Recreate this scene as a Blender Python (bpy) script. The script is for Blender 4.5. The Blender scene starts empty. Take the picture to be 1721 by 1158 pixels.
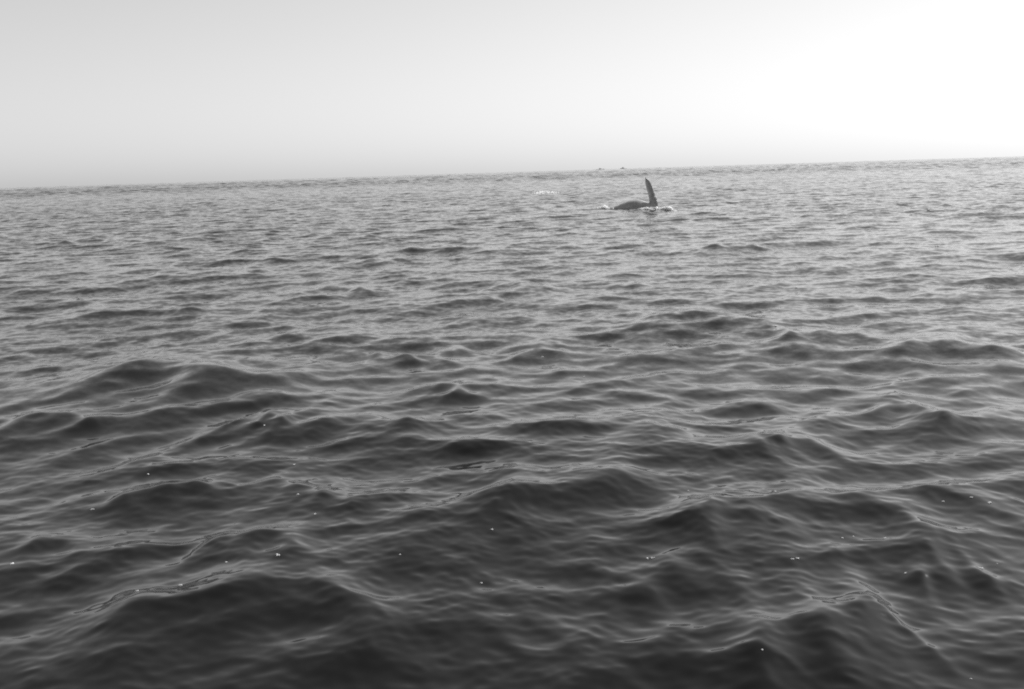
import bpy, bmesh, math, random
import numpy as np
from mathutils import Vector, Matrix, noise

# ------------------------------------------------------------------ camera
FPX, CX, CY = 1673.0, 860.5, 579.0            # photograph's focal length and centre, in its own pixels
CAM_H = 3.5
PITCH = math.radians(9.88)
ROLL = math.radians(1.78)
scene = bpy.context.scene
cd = bpy.data.cameras.new("camera")
cd.sensor_width = 36.0
cd.lens = 36.0 * FPX / 1721.0
cd.clip_start = 0.1
cd.clip_end = 60000
cam = bpy.data.objects.new("camera", cd)
scene.collection.objects.link(cam)
CAM_ROT = (Matrix.Rotation(math.radians(90) - PITCH, 3, 'X') @ Matrix.Rotation(-ROLL, 3, 'Z'))
cam.matrix_world = Matrix.Translation((0, 0, CAM_H)) @ CAM_ROT.to_4x4()
scene.camera = cam

# ------------------------------------------------------------------ sky and sun
SUN_EL, SUN_AZ = math.radians(36), math.radians(50)      # azimuth measured clockwise from +Y
world = bpy.data.worlds.new("World")
scene.world = world
world.use_nodes = True
nt = world.node_tree
nt.nodes.clear()
sky = nt.nodes.new("ShaderNodeTexSky")
sky.sky_type = 'NISHITA'
sky.sun_disc = False
sky.sun_elevation = SUN_EL
sky.sun_rotation = SUN_AZ
sky.altitude = 0
sky.air_density = 1.6
sky.dust_density = 0.4
sky.ozone_density = 1.0
bw = nt.nodes.new("ShaderNodeRGBToBW")
bg = nt.nodes.new("ShaderNodeBackground")
bg.inputs["Strength"].default_value = 0.112
wo = nt.nodes.new("ShaderNodeOutputWorld")
nt.links.new(sky.outputs[0], bw.inputs[0])
# tone curve evens the sky: compress its range about the brightness near the horizon
prev = bw.outputs[0]
for op, val in (('DIVIDE', 8.2), ('POWER', 0.80), ('MULTIPLY', 8.2)):
    mth = nt.nodes.new("ShaderNodeMath")
    mth.operation = op
    mth.inputs[1].default_value = val
    nt.links.new(prev, mth.inputs[0])
    prev = mth.outputs[0]
nt.links.new(prev, bg.inputs["Color"])
nt.links.new(bg.outputs[0], wo.inputs["Surface"])

sd = bpy.data.lights.new("sun", 'SUN')
sd.energy = 5.0
sd.angle = math.radians(0.5)
sd.color = (1, 1, 1)
sun = bpy.data.objects.new("sun", sd)
scene.collection.objects.link(sun)
sdir = Vector((math.sin(SUN_AZ) * math.cos(SUN_EL), math.cos(SUN_AZ) * math.cos(SUN_EL), math.sin(SUN_EL)))
sun.rotation_euler = sdir.to_track_quat('Z', 'Y').to_euler()

vs = scene.view_settings
vs.view_transform = 'Standard'
vs.look = 'None'
vs.exposure = 0.0
vs.gamma = 1.0
scene.render.engine = 'CYCLES'
cy = scene.cycles
cy.use_denoising = False
cy.filter_width = 1.9
cy.max_bounces = 5
cy.glossy_bounces = 3
cy.sample_clamp_direct = 6.0
cy.sample_clamp_indirect = 3.0
cy.caustics_reflective = False
cy.caustics_refractive = False


def ray(px, py):
    d = CAM_ROT @ Vector(((px - CX) / FPX, -(py - CY) / FPX, -1.0))
    return d


def on_water(px, py, z=0.0):
    """point of the level z seen at a pixel of the photograph"""
    d = ray(px, py)
    t = (z - CAM_H) / d.z
    return Vector((d.x * t, d.y * t, z))


# ------------------------------------------------------------------ sea surface
EARTH_R = 6.371e6
WIND = math.radians(-82)                       # direction the waves run to: mostly towards the viewer


def make_tile(n, L, lmin, lmax, slope, seed, spread, wind, lpeak=None, p=4.0):
    """periodic patch of irregular waves with wavelengths lmin..lmax; returns height and choppy shifts"""
    rng = np.random.default_rng(seed)
    k1 = np.fft.fftfreq(n, d=L / n) * 2 * np.pi
    kx, ky = np.meshgrid(k1, k1, indexing='xy')
    k = np.hypot(kx, ky)
    k[0, 0] = 1
    c = (kx * math.cos(wind) + ky * math.sin(wind)) / k
    amp = k ** (-p / 2) * np.sqrt(0.06 + np.maximum(c, 0) ** spread)
    if lpeak:
        amp *= np.exp(-0.5 * (2 * np.pi / lpeak / k) ** 2)
    lk = np.log(2 * np.pi / k)
    def ss(a, b, x):
        t = np.clip((x - a) / (b - a), 0, 1)
        return t * t * (3 - 2 * t)
    amp *= ss(math.log(lmin * 0.85), math.log(lmin * 1.15), lk) * (1 - ss(math.log(lmax * 0.85), math.log(lmax * 1.15), lk))
    amp[0, 0] = 0
    spec = amp * (rng.normal(size=(n, n)) + 1j * rng.normal(size=(n, n)))
    h = np.fft.ifft2(spec).real
    sx = np.fft.ifft2(1j * kx * spec).real
    sy = np.fft.ifft2(1j * ky * spec).real
    s = slope / math.sqrt((sx ** 2 + sy ** 2).mean())
    dx = np.fft.ifft2(1j * kx / k * spec).real
    dy = np.fft.ifft2(1j * ky / k * spec).real
    return (h * s).astype(np.float32), (dx * s).astype(np.float32), (dy * s).astype(np.float32), L


def sample(tile, x, y, rot, ox, oy):
    """smooth (cubic B-spline) lookup of the patch, turned by rot; returns h, dx, dy"""
    h, dx, dy, L = tile
    n = h.shape[0]
    cr, sr = math.cos(rot), math.sin(rot)
    u = ((x * cr + y * sr) + ox) * (n / L)
    v = ((-x * sr + y * cr) + oy) * (n / L)
    iu = np.floor(u); iv = np.floor(v)
    fu = (u - iu).astype(np.float32); fv = (v - iv).astype(np.float32)
    iu = iu.astype(np.int64); iv = iv.astype(np.int64)
    def w(f):
        return ((1 - f) ** 3 / 6, (3 * f ** 3 - 6 * f ** 2 + 4) / 6, (-3 * f ** 3 + 3 * f ** 2 + 3 * f + 1) / 6, f ** 3 / 6)
    wu, wv = w(fu), w(fv)
    H = np.zeros(x.shape, np.float32); X = H.copy(); Y = H.copy()
    for a in range(4):
        cu = (iu + a - 1) % n
        for b in range(4):
            idx = ((iv + b - 1) % n) * n + cu
            ww = wu[a] * wv[b]
            H += ww * h.ravel()[idx]; X += ww * dx.ravel()[idx]; Y += ww * dy.ravel()[idx]
    return H, X * cr - Y * sr, X * sr + Y * cr


TILES = [   # tile, rotation, choppiness, grid spacing at which it fades out, rms slope
    (make_tile(1024, 151.0, 1.8, 22.0, 0.062, 11, 3.0, WIND, lpeak=5.0), 0.0, 1.2, 1.1, 0.062),
    (make_tile(1024, 43.0, 0.45, 1.8, 0.072, 23, 1.5, WIND), 0.31, 1.2, 0.28, 0.072),
    (make_tile(1024, 71.0, 0.9, 6.0, 0.055, 51, 5.0, WIND, lpeak=2.6), 0.80, 1.2, 0.5, 0.055),
    (make_tile(1024, 13.7, 0.10, 0.45, 0.052, 37, 1.0, WIND), -0.47, 0.7, 0.08, 0.052),
]

# the larger waves one can pick out, each given by its crest line as seen in the photograph
# (crest points, height, length of the face towards the boat, length of the back)
CREST_GAIN = 0.42
CRESTS = [
    ([(40, 640), (150, 622), (250, 611), (340, 618), (440, 632), (540, 628)], .56, 2.4, 1.9),
    ([(-40, 560), (60, 545), (160, 527), (280, 522), (400, 513)], .24, 1.6, .9),
    ([(360, 578), (480, 563), (560, 553), (640, 538)], .24, 1.5, .9),
    ([(180, 576), (228, 556), (285, 577)], .14, .9, .7),
    ([(-30, 715), (60, 702), (120, 700), (180, 718)], .20, .8, .6),
    ([(370, 716), (430, 694), (500, 722)], .18, .7, .5),
    ([(470, 726), (560, 704), (640, 701), (720, 716)], .20, .9, .5),
    ([(720, 730), (840, 713), (960, 712), (1080, 718), (1200, 734)], .22, 1.4, .7),
    ([(640, 866), (760, 842), (850, 822), (960, 812), (1060, 800), (1130, 822), (1190, 870)], .34, 1.5, .7),
    ([(1140, 872), (1240, 868), (1360, 886)], .16, .9, .5),
    ([(1240, 856), (1330, 836), (1420, 830), (1500, 846), (1560, 880), (1640, 905)], .22, .8, .5),
    ([(1440, 828), (1530, 817), (1640, 836), (1740, 872)], .18, .6, .5),
    ([(40, 1100), (160, 1047), (280, 1006), (400, 980), (520, 976), (660, 990)], .36, 1.5, .6),
    ([(290, 940), (350, 912), (410, 903), (470, 906), (530, 934)], .20, .7, .45),
    ([(-30, 930), (80, 908), (200, 897)], .16, .7, .5),
    ([(140, 852), (230, 826), (310, 812), (370, 818)], .17, .6, .45),
    ([(380, 822), (440, 800), (500, 810), (570, 842)], .18, .6, .45),
    ([(1000, 992), (1080, 974), (1150, 950), (1230, 968)], .17, .7, .4),
    ([(1180, 1100), (1300, 1052), (1400, 1022), (1490, 1003), (1535, 1045), (1580, 1100)], .30, 1.0, .9),
    ([(1520, 964), (1600, 945), (1690, 972)], .15, .6, .45),
    ([(780, 1090), (900, 1052), (1010, 1040)], .10, .6, .4),
    ([(1420, 694), (1500, 673), (1560, 686), (1610, 708)], .24, .9, .7),
    ([(1260, 762), (1340, 742), (1430, 748)], .16, .7, .5),
    ([(590, 612), (650, 588), (710, 606)], .13, .9, .6),
    ([(730, 610), (790, 576), (840, 594)], .13, .9, .7),
    ([(850, 602), (900, 585), (970, 600)], .14, 1.1, .7),
    ([(1030, 545), (1150, 526), (1270, 532)], .28, 1.7, 1.0),
    ([(1290, 570), (1390, 556), (1490, 562)], .22, 1.2, .9),
    ([(1490, 584), (1600, 575), (1740, 592)], .22, 1.2, .9),
    ([(230, 474), (300, 457), (380, 452), (450, 450)], .30, 1.9, 1.2),
    ([(200, 412), (300, 402), (385, 392)], .34, 2.0, 1.5),
    ([(470, 500), (560, 480), (650, 490)], .28, 1.8, 1.1),
    ([(680, 654), (740, 646), (800, 662)], .17, .8, .6),
    ([(770, 486), (860, 475), (940, 484)], .24, 1.7, 1.0),
    ([(650, 422), (740, 412), (840, 419)], .30, 2.0, 1.4),
    ([(1170, 420), (1230, 408), (1300, 414)], .30, 2.0, 1.4),
    ([(1640, 356), (1721, 345), (1800, 350)], .32, 3.5, 2.5),
    ([(80, 410), (150, 401), (210, 404)], .30, 2.0, 1.4),
    ([(560, 445), (620, 438), (690, 442)], .26, 1.8, 1.2),
]


def crest_height(x, y):
    out = np.zeros(x.shape, np.float32)
    for n, (pts, A, wf, wb) in enumerate(CRESTS):
        wb = max(wb, 0.85 * wf)
        A = A * (CREST_GAIN + 0.16 * min(1, max(0, (on_water(*pts[len(pts) // 2]).y - 9) / 9)))
        P = np.array([tuple(on_water(px, py, A * 0.8).xy) for px, py in pts])
        c = (P[0] + P[-1]) / 2
        e = (P[-1] - P[0]) / np.linalg.norm(P[-1] - P[0])
        L = np.linalg.norm(P[-1] - P[0])
        nrm = np.array([-e[1], e[0]])                   # away from the viewer
        R = L * 0.75 + 4 * wf
        m = (x > c[0] - R) & (x < c[0] + R) & (y > c[1] - R) & (y < c[1] + R)
        if not m.any():
            continue
        xx, yy = x[m] - c[0], y[m] - c[1]
        u = xx * e[0] + yy * e[1]
        v = xx * nrm[0] + yy * nrm[1]
        # the sea is never this regular: bend the crest and let its height come and go
        k = 2 * np.pi / L
        v = v + 0.05 * wf * np.sin(2.3 * k * u + n * 1.7) + 0.015 * wf * np.sin(5.9 * k * u + n + 0.8 * v / wf)
        pu = (P - c) @ e; pv = (P - c) @ nrm
        tab = np.linspace(-R, R, 400)
        yc = np.interp(tab, pu, pv)
        ker = np.hanning(41); ker /= ker.sum()
        half = max(3, int(0.10 * L / (tab[1] - tab[0])))
        ker = np.hanning(2 * half + 3); ker /= ker.sum()
        yc = np.convolve(np.pad(yc, half + 1, mode='edge'), ker, mode='valid')
        d = v - np.interp(u, tab, yc)
        f = 0.5 + 0.5 * np.tanh(d / (0.3 * wf))
        q = d / (wf * (1 - f) + wb * f)
        prof = np.exp(-1.5 * (np.sqrt(q * q + 0.02) - 0.141)) - 0.16 * np.exp(-((q + 2.4) / 1.3) ** 2)
        a = np.abs(u) / (L * 0.5)
        win = 1 / (1 + (a / 0.85) ** 5)
        win = win * (1 + 0.15 * np.sin(3.1 * k * u + 2.1 * n))
        edge = np.clip((R - np.maximum(np.abs(xx), np.abs(yy))) / (0.3 * R), 0, 1)
        out[m] += (A * prof * win * edge * edge * (3 - 2 * edge)).astype(np.float32)
    return out


c1, c2, c3 = on_water(250, 640), on_water(1480, 1020), on_water(400, 1010)
CALM = [(c1.x, c1.y, 4.0, 3.0, .75), (c2.x, c2.y, 1.6, 1.3, .6), (c3.x, c3.y, 2.2, 1.5, .5)]
FAR_GAIN = {2: 2.6, 4: 2.4, 8: 1.4, 16: 0.8, 32: 0.4}


def sea_shape(x, y, spacing):
    """displaced sea surface at rest positions x, y; spacing = local mesh spacing"""
    r = np.hypot(x, y)
    z = np.zeros(x.shape, np.float32); X = np.zeros(x.shape, np.float32); Y = z.copy()
    lost = np.zeros(x.shape, np.float32)
    # gusts: patches of rougher and calmer water
    g = 1.0 + 0.16 * np.sin(x * .071 + 1.3 * np.sin(y * .043 + 1)) * np.sin(y * .083 + 1.7 * np.sin(x * .037))
    for i, (tile, rot, chop, fade, rms) in enumerate(TILES):
        w = np.clip((fade * 1.6 - spacing) / (fade * 1.1), 0, 1)
        w = (w * w * (3 - 2 * w)).astype(np.float32)
        lost += ((1 - w) * rms) ** 2
        m = w > 0
        H, DX, DY = sample(tile, x[m], y[m], rot, 17.3 * i, 9.1 * i)
        gg = g[m] if i else (0.62 + 0.38 * np.clip((r[m] - 22) / 16, 0, 1)).astype(np.float32)
        if i in (0, 2):                             # where one long swell passes, the rest lies lower
            for qx, qy, sx, sy, am in CALM:
                gg = gg * (1 - am * np.exp(-((x[m] - qx) / sx) ** 2 - ((y[m] - qy) / sy) ** 2)).astype(np.float32)
        z[m] += w[m] * H * gg; X[m] += w[m] * DX * chop * gg; Y[m] += w[m] * DY * chop * gg
    # open sea: broader waves, of the same steepness, where only those can be told apart
    for k in (2, 4, 8, 16, 32):
        w = np.clip(1 - np.abs(np.log2(np.maximum(spacing, 1e-3) / 0.42) - math.log2(k)), 0, 1).astype(np.float32)
        w = np.where((k == 32) & (spacing > 0.42 * 32), 1, w)
        m = w > 0
        if m.any():
            H, DX, DY = sample(TILES[0][0], x[m] / k, y[m] / k, 0.2 * k, 3.0 * k, 5.0 * k)
            z[m] += FAR_GAIN[k] * w[m] * k * H
    z = z + crest_height(x, y) * (r < 140)
    z -= (r * r / (2 * EARTH_R)).astype(np.float32)
    return x + X, y + Y, z, np.sqrt(lost)


def radii():
    r, out = 0.6, []
    while r < 9000:
        out.append(r)
        if r < 4.3: d = 0.06
        elif r < 130: d = min(max(r * r / 3500.0 * 0.95, 0.008), 0.17)
        elif r < 350: d = 0.17 + (r - 130) / 220 * 0.4
        else: d = r * 0.57 / 350 * (1 + (r - 350) / 5000)
        r += d
    return np.array(out)


def build_sea():
    R = radii()
    dense = np.arange(-0.60, 0.6001, 0.00105)
    coarse = np.linspace(0.60, 2 * math.pi - 0.60, 420)[1:-1]
    TH = np.concatenate([dense, coarse])
    nr, nt_ = len(R), len(TH)
    x = (R[:, None] * np.sin(TH)[None, :]); y = (R[:, None] * np.cos(TH)[None, :])
    dR = np.gradient(R)
    dT = np.gradient(TH); dT[dense.size:] = 0.0121
    sp = np.maximum(dR[:, None], R[:, None] * dT[None, :])
    x, y, sp = x.ravel(), y.ravel(), sp.ravel()
    X, Y, Z, lost = sea_shape(x, y, sp)
    n = nr * nt_
    co = np.empty((n, 3), np.float32)
    co[:, 0], co[:, 1], co[:, 2] = X, Y, Z
    i = np.arange(nr - 1)[:, None] * nt_
    j = np.arange(nt_)[None, :]
    j2 = (j + 1) % nt_
    q = np.stack([i + j, i + nt_ + j, i + nt_ + j2, i + j2], axis=-1).reshape(-1, 4).astype(np.int32)
    # close the hole under the boat
    q = np.ascontiguousarray(q[:, ::-1])
    me = bpy.data.meshes.new("water")
    me.vertices.add(n); me.vertices.foreach_set("co", co.ravel())
    nf = q.shape[0]
    cap = np.arange(nt_, dtype=np.int32)
    me.loops.add(nf * 4 + nt_); me.loops.foreach_set("vertex_index", np.concatenate([q.ravel(), cap[::-1]]))
    me.polygons.add(nf + 1)
    me.polygons.foreach_set("loop_start", np.append(np.arange(nf, dtype=np.int32) * 4, nf * 4).astype(np.int32))
    a = me.attributes.new("fine_slope", 'FLOAT', 'POINT')
    a.data.foreach_set("value", lost.astype(np.float32))
    me.update(calc_edges=True)
    me.polygons.foreach_set("use_smooth", np.ones(nf + 1, bool))
    me.update()
    print("sea verts", n, "rows", nr)
    o = bpy.data.objects.new("water", me)
    scene.collection.objects.link(o)
    o["kind"] = "structure"
    return o


def sea_level(x, y):
    """height of the sea near a rest position"""
    xa = np.array([x, x], float); ya = np.array([y, y], float)
    r = math.hypot(x, y)
    s = min(max(r * r / 3500 * .95, r * .00105), .2)
    return float(sea_shape(xa, ya, np.array([s, s]))[2][0])


def mat(name, color, rough, ior=1.45, spec=0.5):
    m = bpy.data.materials.new(name)
    m.use_nodes = True
    b = m.node_tree.nodes["Principled BSDF"]
    b.inputs["Base Color"].default_value = (*color, 1)
    b.inputs["Roughness"].default_value = rough
    b.inputs["IOR"].default_value = ior
    b.inputs["Specular IOR Level"].default_value = spec
    return m, m.node_tree, b


def water_material():
    m, t, b = mat("sea_water", (0.006, 0.006, 0.006), 0.06, 1.34)
    N, Lk = t.nodes, t.links
    geo = N.new("ShaderNodeNewGeometry")
    att = N.new("ShaderNodeAttribute"); att.attribute_name = "fine_slope"
    # slopes of the ripples too fine for the mesh
    tot = None
    for scale, gain, add in ((5.0, 5.0, 0.0), (26.0, 1.5, 0.022)):
        nz = N.new("ShaderNodeTexNoise"); nz.inputs["Scale"].default_value = scale
        nz.inputs["Detail"].default_value = 1.0
        Lk.new(geo.outputs["Position"], nz.inputs["Vector"])
        sub = N.new("ShaderNodeVectorMath"); sub.operation = 'SUBTRACT'; sub.inputs[1].default_value = (.5, .5, .5)
        Lk.new(nz.outputs["Color"], sub.inputs[0])
        flat = N.new("ShaderNodeVectorMath"); flat.operation = 'MULTIPLY'; flat.inputs[1].default_value = (1, 1, 0)
        Lk.new(sub.outputs[0], flat.inputs[0])
        ma = N.new("ShaderNodeMath"); ma.operation = 'MULTIPLY_ADD'
        Lk.new(att.outputs["Fac"], ma.inputs[0]); ma.inputs[1].default_value = gain; ma.inputs[2].default_value = add
        sc = N.new("ShaderNodeVectorMath"); sc.operation = 'SCALE'
        Lk.new(flat.outputs[0], sc.inputs[0]); Lk.new(ma.outputs[0], sc.inputs["Scale"])
        if tot is None: tot = sc.outputs[0]
        else:
            ad = N.new("ShaderNodeVectorMath"); ad.operation = 'ADD'
            Lk.new(tot, ad.inputs[0]); Lk.new(sc.outputs[0], ad.inputs[1]); tot = ad.outputs[0]
    ad = N.new("ShaderNodeVectorMath"); ad.operation = 'ADD'
    Lk.new(geo.outputs["Normal"], ad.inputs[0]); Lk.new(tot, ad.inputs[1])
    nm = N.new("ShaderNodeVectorMath"); nm.operation = 'NORMALIZE'
    Lk.new(ad.outputs[0], nm.inputs[0])
    Lk.new(nm.outputs[0], b.inputs["Normal"])
    return m


water = build_sea()
water.data.materials.append(water_material())


def tag(o, label, cat, group=None, kind=None):
    if label: o["label"] = label
    if cat: o["category"] = cat
    if group: o["group"] = group
    if kind: o["kind"] = kind
    return o


# ------------------------------------------------------------------ finding the water under things
dg = bpy.context.evaluated_depsgraph_get()
from mathutils.bvhtree import BVHTree


def surface_at_pixel(px, py):
    """where the line of sight of the photograph meets the modelled sea"""
    d = ray(px, py).normalized()
    hit, loc, nor, idx = water.ray_cast(Vector((0, 0, CAM_H)), d)
    return loc.copy() if hit else on_water(px, py)


def surface_z(x, y):
    hit, loc, nor, idx = water.ray_cast(Vector((x, y, 20)), Vector((0, 0, -1)))
    return loc.z if hit else 0.0


def mesh_object(name, verts, faces, material, parent=None, smooth=True):
    me = bpy.data.meshes.new(name)
    me.from_pydata([tuple(v) for v in verts], [], faces)
    me.update()
    if smooth:
        me.polygons.foreach_set("use_smooth", [True] * len(me.polygons))
    me.materials.append(material)
    o = bpy.data.objects.new(name, me)
    scene.collection.objects.link(o)
    if parent: o.parent = parent
    return o


# ------------------------------------------------------------------ the whale
def catmull(P, n):
    P = np.array(P, float)
    out = []
    Q = np.vstack([2 * P[0] - P[1], P, 2 * P[-1] - P[-2]])
    for i in range(1, len(Q) - 2):
        for t in np.linspace(0, 1, n, endpoint=False):
            a, b, c, d = Q[i - 1], Q[i], Q[i + 1], Q[i + 2]
            out.append(0.5 * (2 * b + (c - a) * t + (2 * a - 5 * b + 4 * c - d) * t * t + (3 * b - a - 3 * c + d) * t ** 3))
    out.append(P[-1])
    return np.array(out)


def loft(keys, wide_dir, n=8, seg=32, power=2.0):
    """closed tube through keys (x, y, z, half width along wide_dir, half thickness)"""
    K = catmull(keys, n)
    verts, faces = [], []
    W = Vector(wide_dir).normalized()
    for i, k in enumerate(K):
        p = Vector(k[:3])
        a = Vector(K[min(i + 1, len(K) - 1)][:3]) - Vector(K[max(i - 1, 0)][:3])
        a.normalize()
        w = (W - a * W.dot(a)).normalized()
        t = a.cross(w).normalized()
        for j in range(seg):
            f = 2 * math.pi * j / seg
            c, s = math.cos(f), math.sin(f)
            verts.append(p + w * (k[3] * c) + t * (k[4] * s))
    m = len(K)
    for i in range(m - 1):
        for j in range(seg):
            faces.append((i * seg + j, i * seg + (j + 1) % seg, (i + 1) * seg + (j + 1) % seg, (i + 1) * seg + j))
    faces.append(tuple(range(seg))[::-1]); faces.append(tuple((m - 1) * seg + j for j in range(seg)))
    return verts, faces


def joined_skin(parts, voxel):
    """several closed shapes grown together into one continuous surface"""
    V, F = [], []
    for v, f in parts:
        o = len(V); V += v; F += [tuple(i + o for i in q) for q in f]
    me = bpy.data.meshes.new("skin"); me.from_pydata([tuple(v) for v in V], [], F); me.update()
    bm = bmesh.new(); bm.from_mesh(me); bmesh.ops.recalc_face_normals(bm, faces=bm.faces); bm.to_mesh(me); bm.free()
    tmp = bpy.data.objects.new("skin", me); scene.collection.objects.link(tmp)
    md = tmp.modifiers.new("r", 'REMESH'); md.mode = 'VOXEL'; md.voxel_size = voxel
    sm = tmp.modifiers.new("s", 'SMOOTH'); sm.factor = 0.5; sm.iterations = 8
    res = bpy.data.meshes.new_from_object(tmp.evaluated_get(bpy.context.evaluated_depsgraph_get()))
    bpy.data.objects.remove(tmp)
    return res


def skin_material():
    m, t, b = mat("whale_skin", (0.05, 0.05, 0.05), 0.4, 1.40)
    N, Lk = t.nodes, t.links
    tc = N.new("ShaderNodeTexCoord")
    nz = N.new("ShaderNodeTexNoise"); nz.inputs["Scale"].default_value = 3.0; nz.inputs["Detail"].default_value = 5
    Lk.new(tc.outputs["Object"], nz.inputs["Vector"])
    cr = N.new("ShaderNodeValToRGB")
    cr.color_ramp.elements[0].position = .35; cr.color_ramp.elements[0].color = (.24, .24, .24, 1)
    cr.color_ramp.elements[1].position = .72; cr.color_ramp.elements[1].color = (.37, .37, .37, 1)
    Lk.new(nz.outputs["Fac"], cr.inputs[0])
    # pale underside of the flipper towards its hind edge and tip
    att = N.new("ShaderNodeAttribute"); att.attribute_name = "pale"
    mix = N.new("ShaderNodeMix"); mix.data_type = 'RGBA'
    Lk.new(att.outputs["Fac"], mix.inputs["Factor"])
    Lk.new(cr.outputs[0], mix.inputs["A"]); mix.inputs["B"].default_value = (.62, .62, .62, 1)
    Lk.new(mix.outputs["Result"], b.inputs["Base Color"])
    bp = N.new("ShaderNodeBump"); bp.inputs["Strength"].default_value = .4; bp.inputs["Distance"].default_value = .03
    Lk.new(nz.outputs["Fac"], bp.inputs["Height"]); Lk.new(bp.outputs[0], b.inputs["Normal"])
    return m


W0 = on_water(1085, 350)
W0.z = surface_z(W0.x, W0.y)
SKIN = skin_material()
body = loft([(-9.2, 3.2, -2.6, .16, .16), (-6.6, 2.0, -1.5, .38, .40), (-4.2, .9, -.95, .62, .62), (-2.3, .35, -.50, .78, .78),
             (-0.75, .10, -.14, .90, .92), (0.25, -.05, -.62, .95, .86), (1.6, -.25, -1.05, .90, .90),
             (3.2, -.6, -1.5, .62, .60), (4.3, -.9, -1.9, .18, .16)], (0, 1, 0))
fin_keys = [(.30, -.1, -.55, .70, .34), (.52, -.1, .02, .60, .26), (.67, -.08, .36, .44, .17), (.59, -.05, .72, .33, .12),
            (.51, 0, 1.10, .30, .10), (.42, .05, 1.50, .30, .09), (.29, .1, 1.94, .29, .08), (.15, .12, 2.32, .21, .065),
            (.06, .14, 2.56, .07, .04), (.0, .15, 2.68, .02, .02)]
fin = loft(fin_keys, (1, .25, 0), n=10)
# low knobs along the leading edge of the flipper
knobs = []
for k in range(8):
    q = fin_keys[3 + int(k * .75)] if 3 + int(k * .75) < 9 else fin_keys[8]
    tt = k / 7.0
    z = .62 + 1.75 * tt
    zs = [f[2] for f in fin_keys]; xs = [f[0] + f[3] * .93 for f in fin_keys]; ys = [f[1] for f in fin_keys]
    cx, cyy = float(np.interp(z, zs, xs)), float(np.interp(z, zs, ys))
    r = .05 - .02 * tt
    knobs.append(loft([(cx, cyy, z - r, r * .3, r * .3), (cx, cyy, z - r * .5, r * .9, r * .8), (cx, cyy, z, r, r * .9),
                       (cx, cyy, z + r * .5, r * .9, r * .8), (cx, cyy, z + r, r * .3, r * .3)], (1, 0, 0), n=2, seg=10))
whale_me = joined_skin([body, fin] + knobs, 0.045)
whale_me.name = "whale"
pale = whale_me.attributes.new("pale", 'FLOAT', 'POINT')
vals = []
for v in whale_me.vertices:
    z = v.co.z
    if z > .5:
        c = float(np.interp(z, [f[2] for f in fin_keys], [f[0] for f in fin_keys]))
        h = float(np.interp(z, [f[2] for f in fin_keys], [f[3] for f in fin_keys])) + .02
        s_ = (c - v.co.x) / h + .35 * noise.noise(v.co * 2.2)
        vals.append(max(0, min(1, (s_ + .05) * 1.1)) * min(1, (z - .5) / .5))
    else:
        vals.append(0.0)
pale.data.foreach_set("value", vals)
whale_me.materials.clear(); whale_me.materials.append(SKIN)
whale_me.polygons.foreach_set("use_smooth", [True] * len(whale_me.polygons))
whale = bpy.data.objects.new("whale", whale_me)
scene.collection.objects.link(whale)
whale.location = W0
tag(whale, "dark whale rolling at the surface, one long flipper raised upright beside its humped back", "whale")

# ------------------------------------------------------------------ foam and sun glints
def foam_material(name):
    """froth: a light, translucent white"""
    m, t, b = mat(name, (.9, .9, .9), .6)
    tr = t.nodes.new("ShaderNodeBsdfTranslucent"); tr.inputs["Color"].default_value = (.95, .95, .95, 1)
    mx = t.nodes.new("ShaderNodeMixShader"); mx.inputs["Fac"].default_value = .5
    t.links.new(b.outputs[0], mx.inputs[1]); t.links.new(tr.outputs[0], mx.inputs[2])
    t.links.new(mx.outputs[0], t.nodes["Material Output"].inputs["Surface"])
    return m


FOAM = foam_material("white_foam_and_glint")
FLAKE = foam_material("pale_flakes")
rng = random.Random(5)
ICO = bmesh.new(); bmesh.ops.create_icosphere(ICO, subdivisions=2, radius=1.0)
ICO_V = [v.co.copy() for v in ICO.verts]; ICO_F = [tuple(v.index for v in f.verts) for f in ICO.faces]; ICO.free()


def blobs(items):
    V, F = [], []
    for (c, rx, ry, rz, seed) in items:
        o = len(V)
        for v in ICO_V:
            k = 1 + .28 * noise.noise(v * 1.7 + Vector((seed * 3.1, seed, 0)))
            V.append(Vector((c[0] + v.x * rx * k, c[1] + v.y * ry * k, c[2] + v.z * rz * k)))
        F += [tuple(i + o for i in f) for f in ICO_F]
    return V, F


def flakes(items):
    """films of froth: small ragged flakes lying every way"""
    V, F = [], []
    for (c, r, seed) in items:
        rr = random.Random(seed)
        n = Vector((rr.gauss(0, 1), rr.gauss(0, 1), rr.gauss(0, 1))).normalized()
        a = n.orthogonal().normalized(); b_ = n.cross(a)
        o = len(V)
        V.append(Vector(c) + n * r * .3)
        for k in range(7):
            f = 2 * math.pi * k / 7; q = r * rr.uniform(.6, 1.2)
            V.append(Vector(c) + a * (q * math.cos(f)) + b_ * (q * math.sin(f)))
        F += [(o, o + 1 + k, o + 1 + (k + 1) % 7) for k in range(7)]
    return V, F


for name_z, (zz, off, rr) in enumerate([(.82, .34, .13), (1.24, .31, .09)]):  # clusters of white flakes along the flipper's right edge
    c0 = float(np.interp(zz, [f[2] for f in fin_keys], [f[0] for f in fin_keys])) + off
    V, F = flakes([((c0 + rng.gauss(0, .03), rng.gauss(-.04, .04), zz + rng.gauss(0, .05)), rr * rng.uniform(.3, .6), 900 + i) for i in range(70)])
    mesh_object("edge_flakes", V, F, FLAKE, whale)


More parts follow.
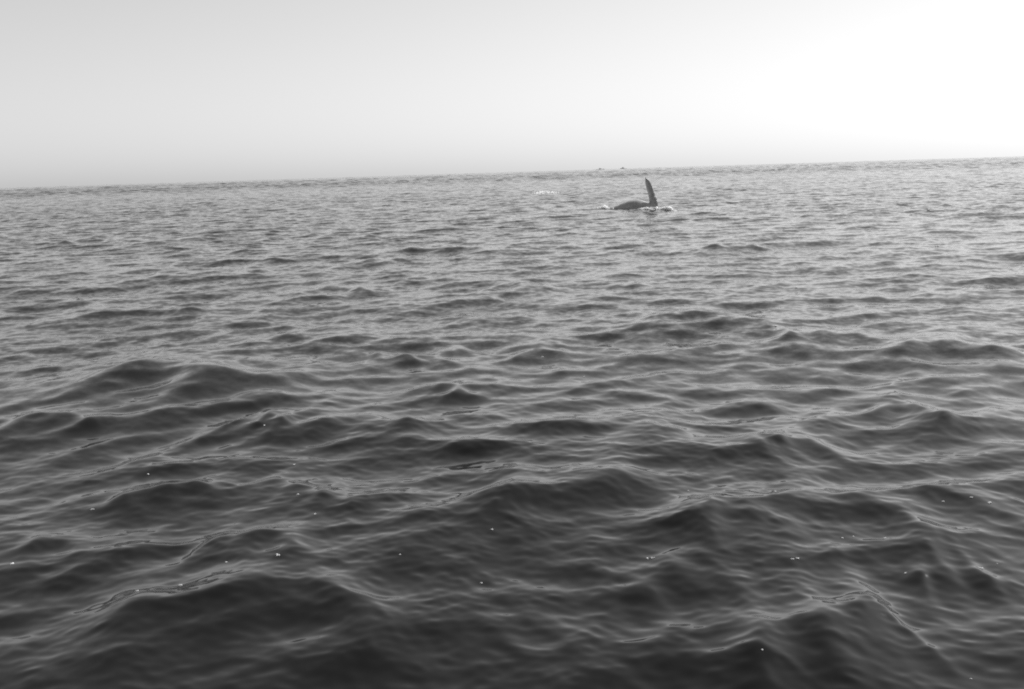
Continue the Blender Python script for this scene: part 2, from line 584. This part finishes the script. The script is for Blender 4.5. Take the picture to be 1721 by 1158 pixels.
def foam_patch(px0, px1, py, depth, thick, n, label, seed, slope=0.0):
    """a broken strip of froth lying on the water between two points of the photograph"""
    r = random.Random(seed)
    mid = surface_at_pixel((px0 + px1) / 2, py)
    items = []
    for i in range(n):
        t = r.betavariate(1.6, 1.6)
        p = on_water(px0 + (px1 - px0) * t, py + slope * (t - .5), mid.z)
        q = Vector((p.x, p.y + r.gauss(0, depth), 0))
        big = (1 - abs(2 * t - 1)) * .7 + .3
        h = abs(r.gauss(0, .55)) * thick * big
        q.z = surface_z(q.x, q.y) + h
        items.append((q - mid, thick * r.uniform(.18, .42), i + seed * 1000))
    V, F = flakes(items)
    o = mesh_object("foam_patch", V, F, FOAM)
    o.location = mid
    tag(o, label, "foam", "patches of white foam on the sea", "stuff")
    return o


foam_patch(1104, 1139, 352.5, .25, .26, 700, "bright white foam splash on the water to the right of the whale's flipper", 1, 3)
foam_patch(1003, 1031, 349.5, .3, .2, 260, "small pale foam patch on the water left of the whale's back", 2, 2)
foam_patch(1072, 1101, 350.8, .12, .11, 420, "thin line of foam along the waterline below the raised flipper", 3, 0)
foam_patch(895, 940, 325.0, 1.0, .33, 520, "distant pale whitecap beyond the whale, left of its back", 4, -2)

FLECKS = [(466, 933, 8), (380, 945, 6), (303, 984, 7), (231, 993, 5), (20, 948, 7), (155, 856, 5), (495, 781, 5), (500, 831, 5), (530, 864, 5),
          (444, 715, 5), (248, 797, 5), (672, 932, 4), (808, 980, 5), (827, 890, 6), (1088, 939, 6), (1097, 938, 6), (1333, 940, 6), (1341, 939, 7),
          (1435, 902, 5), (1416, 904, 4), (1487, 905, 6), (1281, 1092, 6), (1522, 963, 5), (1584, 843, 5), (1634, 836, 6), (1663, 845, 7),
          (1648, 955, 7), (1675, 948, 4), (1633, 1141, 4), (912, 600, 5), (981, 633, 4), (1302, 826, 5), (1157, 825, 4), (1183, 702, 4),
          (1303, 548, 6), (1338, 484, 6), (1560, 353, 8), (1531, 361, 5), (1575, 414, 5), (1317, 386, 4), (1196, 352, 4)]  # this row: sun glints on the farther waves, modelled as white blobs
FLECK_LABELS = {
    (466, 933): "largest white foam fleck on the dark lower left waves",
    (380, 945): "faint foam fleck just left of the largest lower left fleck",
    (303, 984): "bright foam fleck lying on the long crest at the bottom left",
    (231, 993): "dim foam fleck left of the bright one on the bottom left crest",
    (20, 948): "white foam fleck nearest the left edge of the photo",
    (155, 856): "small pale foam fleck at the left, above the leftmost one",
    (495, 781): "uppermost of three small foam flecks stacked left of centre",
    (500, 831): "middle of three small foam flecks stacked left of centre",
    (530, 864): "lowest of three small foam flecks stacked left of centre",
    (444, 715): "tiny foam fleck on a small peaked wave left of centre",
    (248, 797): "tiny foam fleck alone on ripples at the left, mid height",
    (672, 932): "dimmest foam fleck between the largest left fleck and the central trough",
    (808, 980): "dim foam fleck at the lower centre, under the one in the trough",
    (827, 890): "lone white foam fleck in the broad dark trough at the lower centre",
    (1088, 939): "left fleck of the touching pair of foam flecks right of the central trough",
    (1097, 938): "right fleck of the touching pair of foam flecks right of the central trough",
    (1333, 940): "left fleck of the bright foam pair at the lower right",
    (1341, 939): "right fleck of the bright foam pair at the lower right",
    (1435, 902): "middle one of three small foam flecks in a row above the bright pair",
    (1416, 904): "leftmost of three small foam flecks in a row above the bright pair",
    (1487, 905): "rightmost of three small foam flecks in a row above the bright pair",
    (1281, 1092): "white foam fleck alone low on the bottom right wave, nearest the boat",
    (1522, 963): "faint foam fleck behind the peaked wave at the lower right",
    (1584, 843): "leftmost of three bright foam flecks along the crest at the right",
    (1634, 836): "middle of three bright foam flecks along the crest at the right",
    (1663, 845): "rightmost of three bright foam flecks along the crest at the right",
    (1648, 955): "white foam fleck on the wave near the lower right edge",
    (1675, 948): "tiny foam fleck nearest the right edge, beside a larger one",
    (1633, 1141): "tiny foam fleck in the bottom right corner waves",
    (912, 600): "foam fleck on the face of a hump in the middle of the photo",
    (981, 633): "tiny foam fleck below right of the central hump",
    (1302, 826): "small foam fleck on the bright slope right of centre",
    (1157, 825): "faint foam fleck above the dark trough, right of centre",
    (1183, 702): "tiny foam fleck right of centre, halfway down the water",
    (1303, 548): "sun glint modelled as a white fleck on a crest right of centre, lower of two",
    (1338, 484): "sun glint modelled as a white fleck on a wave crest right of centre, upper of two",
    (1560, 353): "biggest sun glint modelled as a white fleck far out right of the whale, near the horizon",
    (1531, 361): "small sun glint modelled as a white fleck just left of the biggest one far out right",
    (1575, 414): "sun glint modelled as a white fleck below the biggest one far out right",
    (1317, 386): "tiny distant sun glint modelled as a white fleck right of and below the whale",
    (1196, 352): "tiny distant sun glint modelled as a white fleck just right of the whale's splash",
}
for n, (px, py, d) in enumerate(FLECKS):
    p = surface_at_pixel(px, py)
    dist = (p - Vector((0, 0, CAM_H))).length
    s = d / FPX * dist * .36
    items = []
    for i in range(4):
        a = rng.uniform(0, 6.28); rad = s * rng.uniform(.0, .9)
        items.append(((rad * 1.4 * math.cos(a), rad * math.sin(a), s * .1), s * rng.uniform(.45, .8), s * rng.uniform(.45, .8), s * rng.uniform(.4, .6), n * 7 + i))
    V, F = blobs(items)
    o = mesh_object("foam_glint_fleck", V, F, FOAM)
    o.location = p
    tag(o, FLECK_LABELS[(px, py)], "foam fleck", "tiny white foam flecks scattered over the sea")

# ------------------------------------------------------------------ two boats on the horizon
HULL, _t, _b = mat("boat_hull_paint", (.6, .6, .6), .5)
CABIN, _t, _b = mat("boat_cabin_paint", (.65, .65, .65), .5)
STEEL, _t, _b = mat("boat_mast_steel", (.45, .45, .45), .5)


def boxes(items):
    V, F = [], []
    for (x0, x1, y0, y1, z0, z1) in items:
        o = len(V)
        V += [(x0, y0, z0), (x1, y0, z0), (x1, y1, z0), (x0, y1, z0), (x0, y0, z1), (x1, y0, z1), (x1, y1, z1), (x0, y1, z1)]
        F += [tuple(i + o for i in f) for f in ((3, 2, 1, 0), (4, 5, 6, 7), (0, 1, 5, 4), (1, 2, 6, 5), (2, 3, 7, 6), (3, 0, 4, 7))]
    return V, F


def boat(px, length, height, cabin_at, label, face=1):
    D = 3000.0
    d = ray(px, 284)
    az = math.atan2(d.x, d.y)
    x, y = D * math.sin(az), D * math.cos(az)
    e = bpy.data.objects.new("boat", None); scene.collection.objects.link(e)
    e.location = (x, y, -D * D / (2 * EARTH_R)); e.rotation_euler = (0, 0, -az)
    tag(e, label, "boat", "faint boats on the horizon")
    L = length / 2
    V, F = [], []
    n = 14
    for i in range(n + 1):
        t = i / n
        w = 2.3 * (1 - max(0, (t - .55) / .45) ** 2.2) * (0.82 + .18 * min(1, t * 6))
        deck = 1.8 + 1.1 * max(0, t - .5) ** 1.5 * 2
        xx = face * (-L + length * t)
        V += [(xx, -w, deck), (xx * .97, -w * .7, -.5), (xx * .97, w * .7, -.5), (xx, w, deck)]
    for i in range(n):
        a, b = i * 4, i * 4 + 4
        for j in range(3): F.append((a + j, a + j + 1, b + j + 1, b + j))
        F.append((a + 3, a, b, b + 3))
    F.append((0, 3, 2, 1)); F.append((n * 4, n * 4 + 1, n * 4 + 2, n * 4 + 3))
    mesh_object("hull", V, F, HULL, e, smooth=False)
    c = face * cabin_at * L
    cabin = mesh_object("cabin", *boxes([(c - 3.6, c + 3.6, -1.6, 1.6, 1.9, height * .72), (c - 2.1, c + 2.1, -1.4, 1.4, height * .72 + .01, height)]), CABIN, e, smooth=False)
    for k in range(5):
        mesh_object("window", *boxes([(c - 1.9 + .8 * k, c - 1.4 + .8 * k, -1.43, -1.405, height * .82, height * .93)]), STEEL, cabin, smooth=False)
    mesh_object("mast", *boxes([(c + 3.9, c + 4.05, -.07, .07, 1.9, height + 1.2), (c + 1.9, c + 3.9, -.05, .05, height + .5, height + .6)]), STEEL, e, smooth=False)


boat(1009, 24, 4.6, -.1, "left one of the two faint grey boats on the horizon above the whale")
boat(1048, 20, 5.2, .2, "right one of the two faint grey boats on the horizon above the whale", -1)
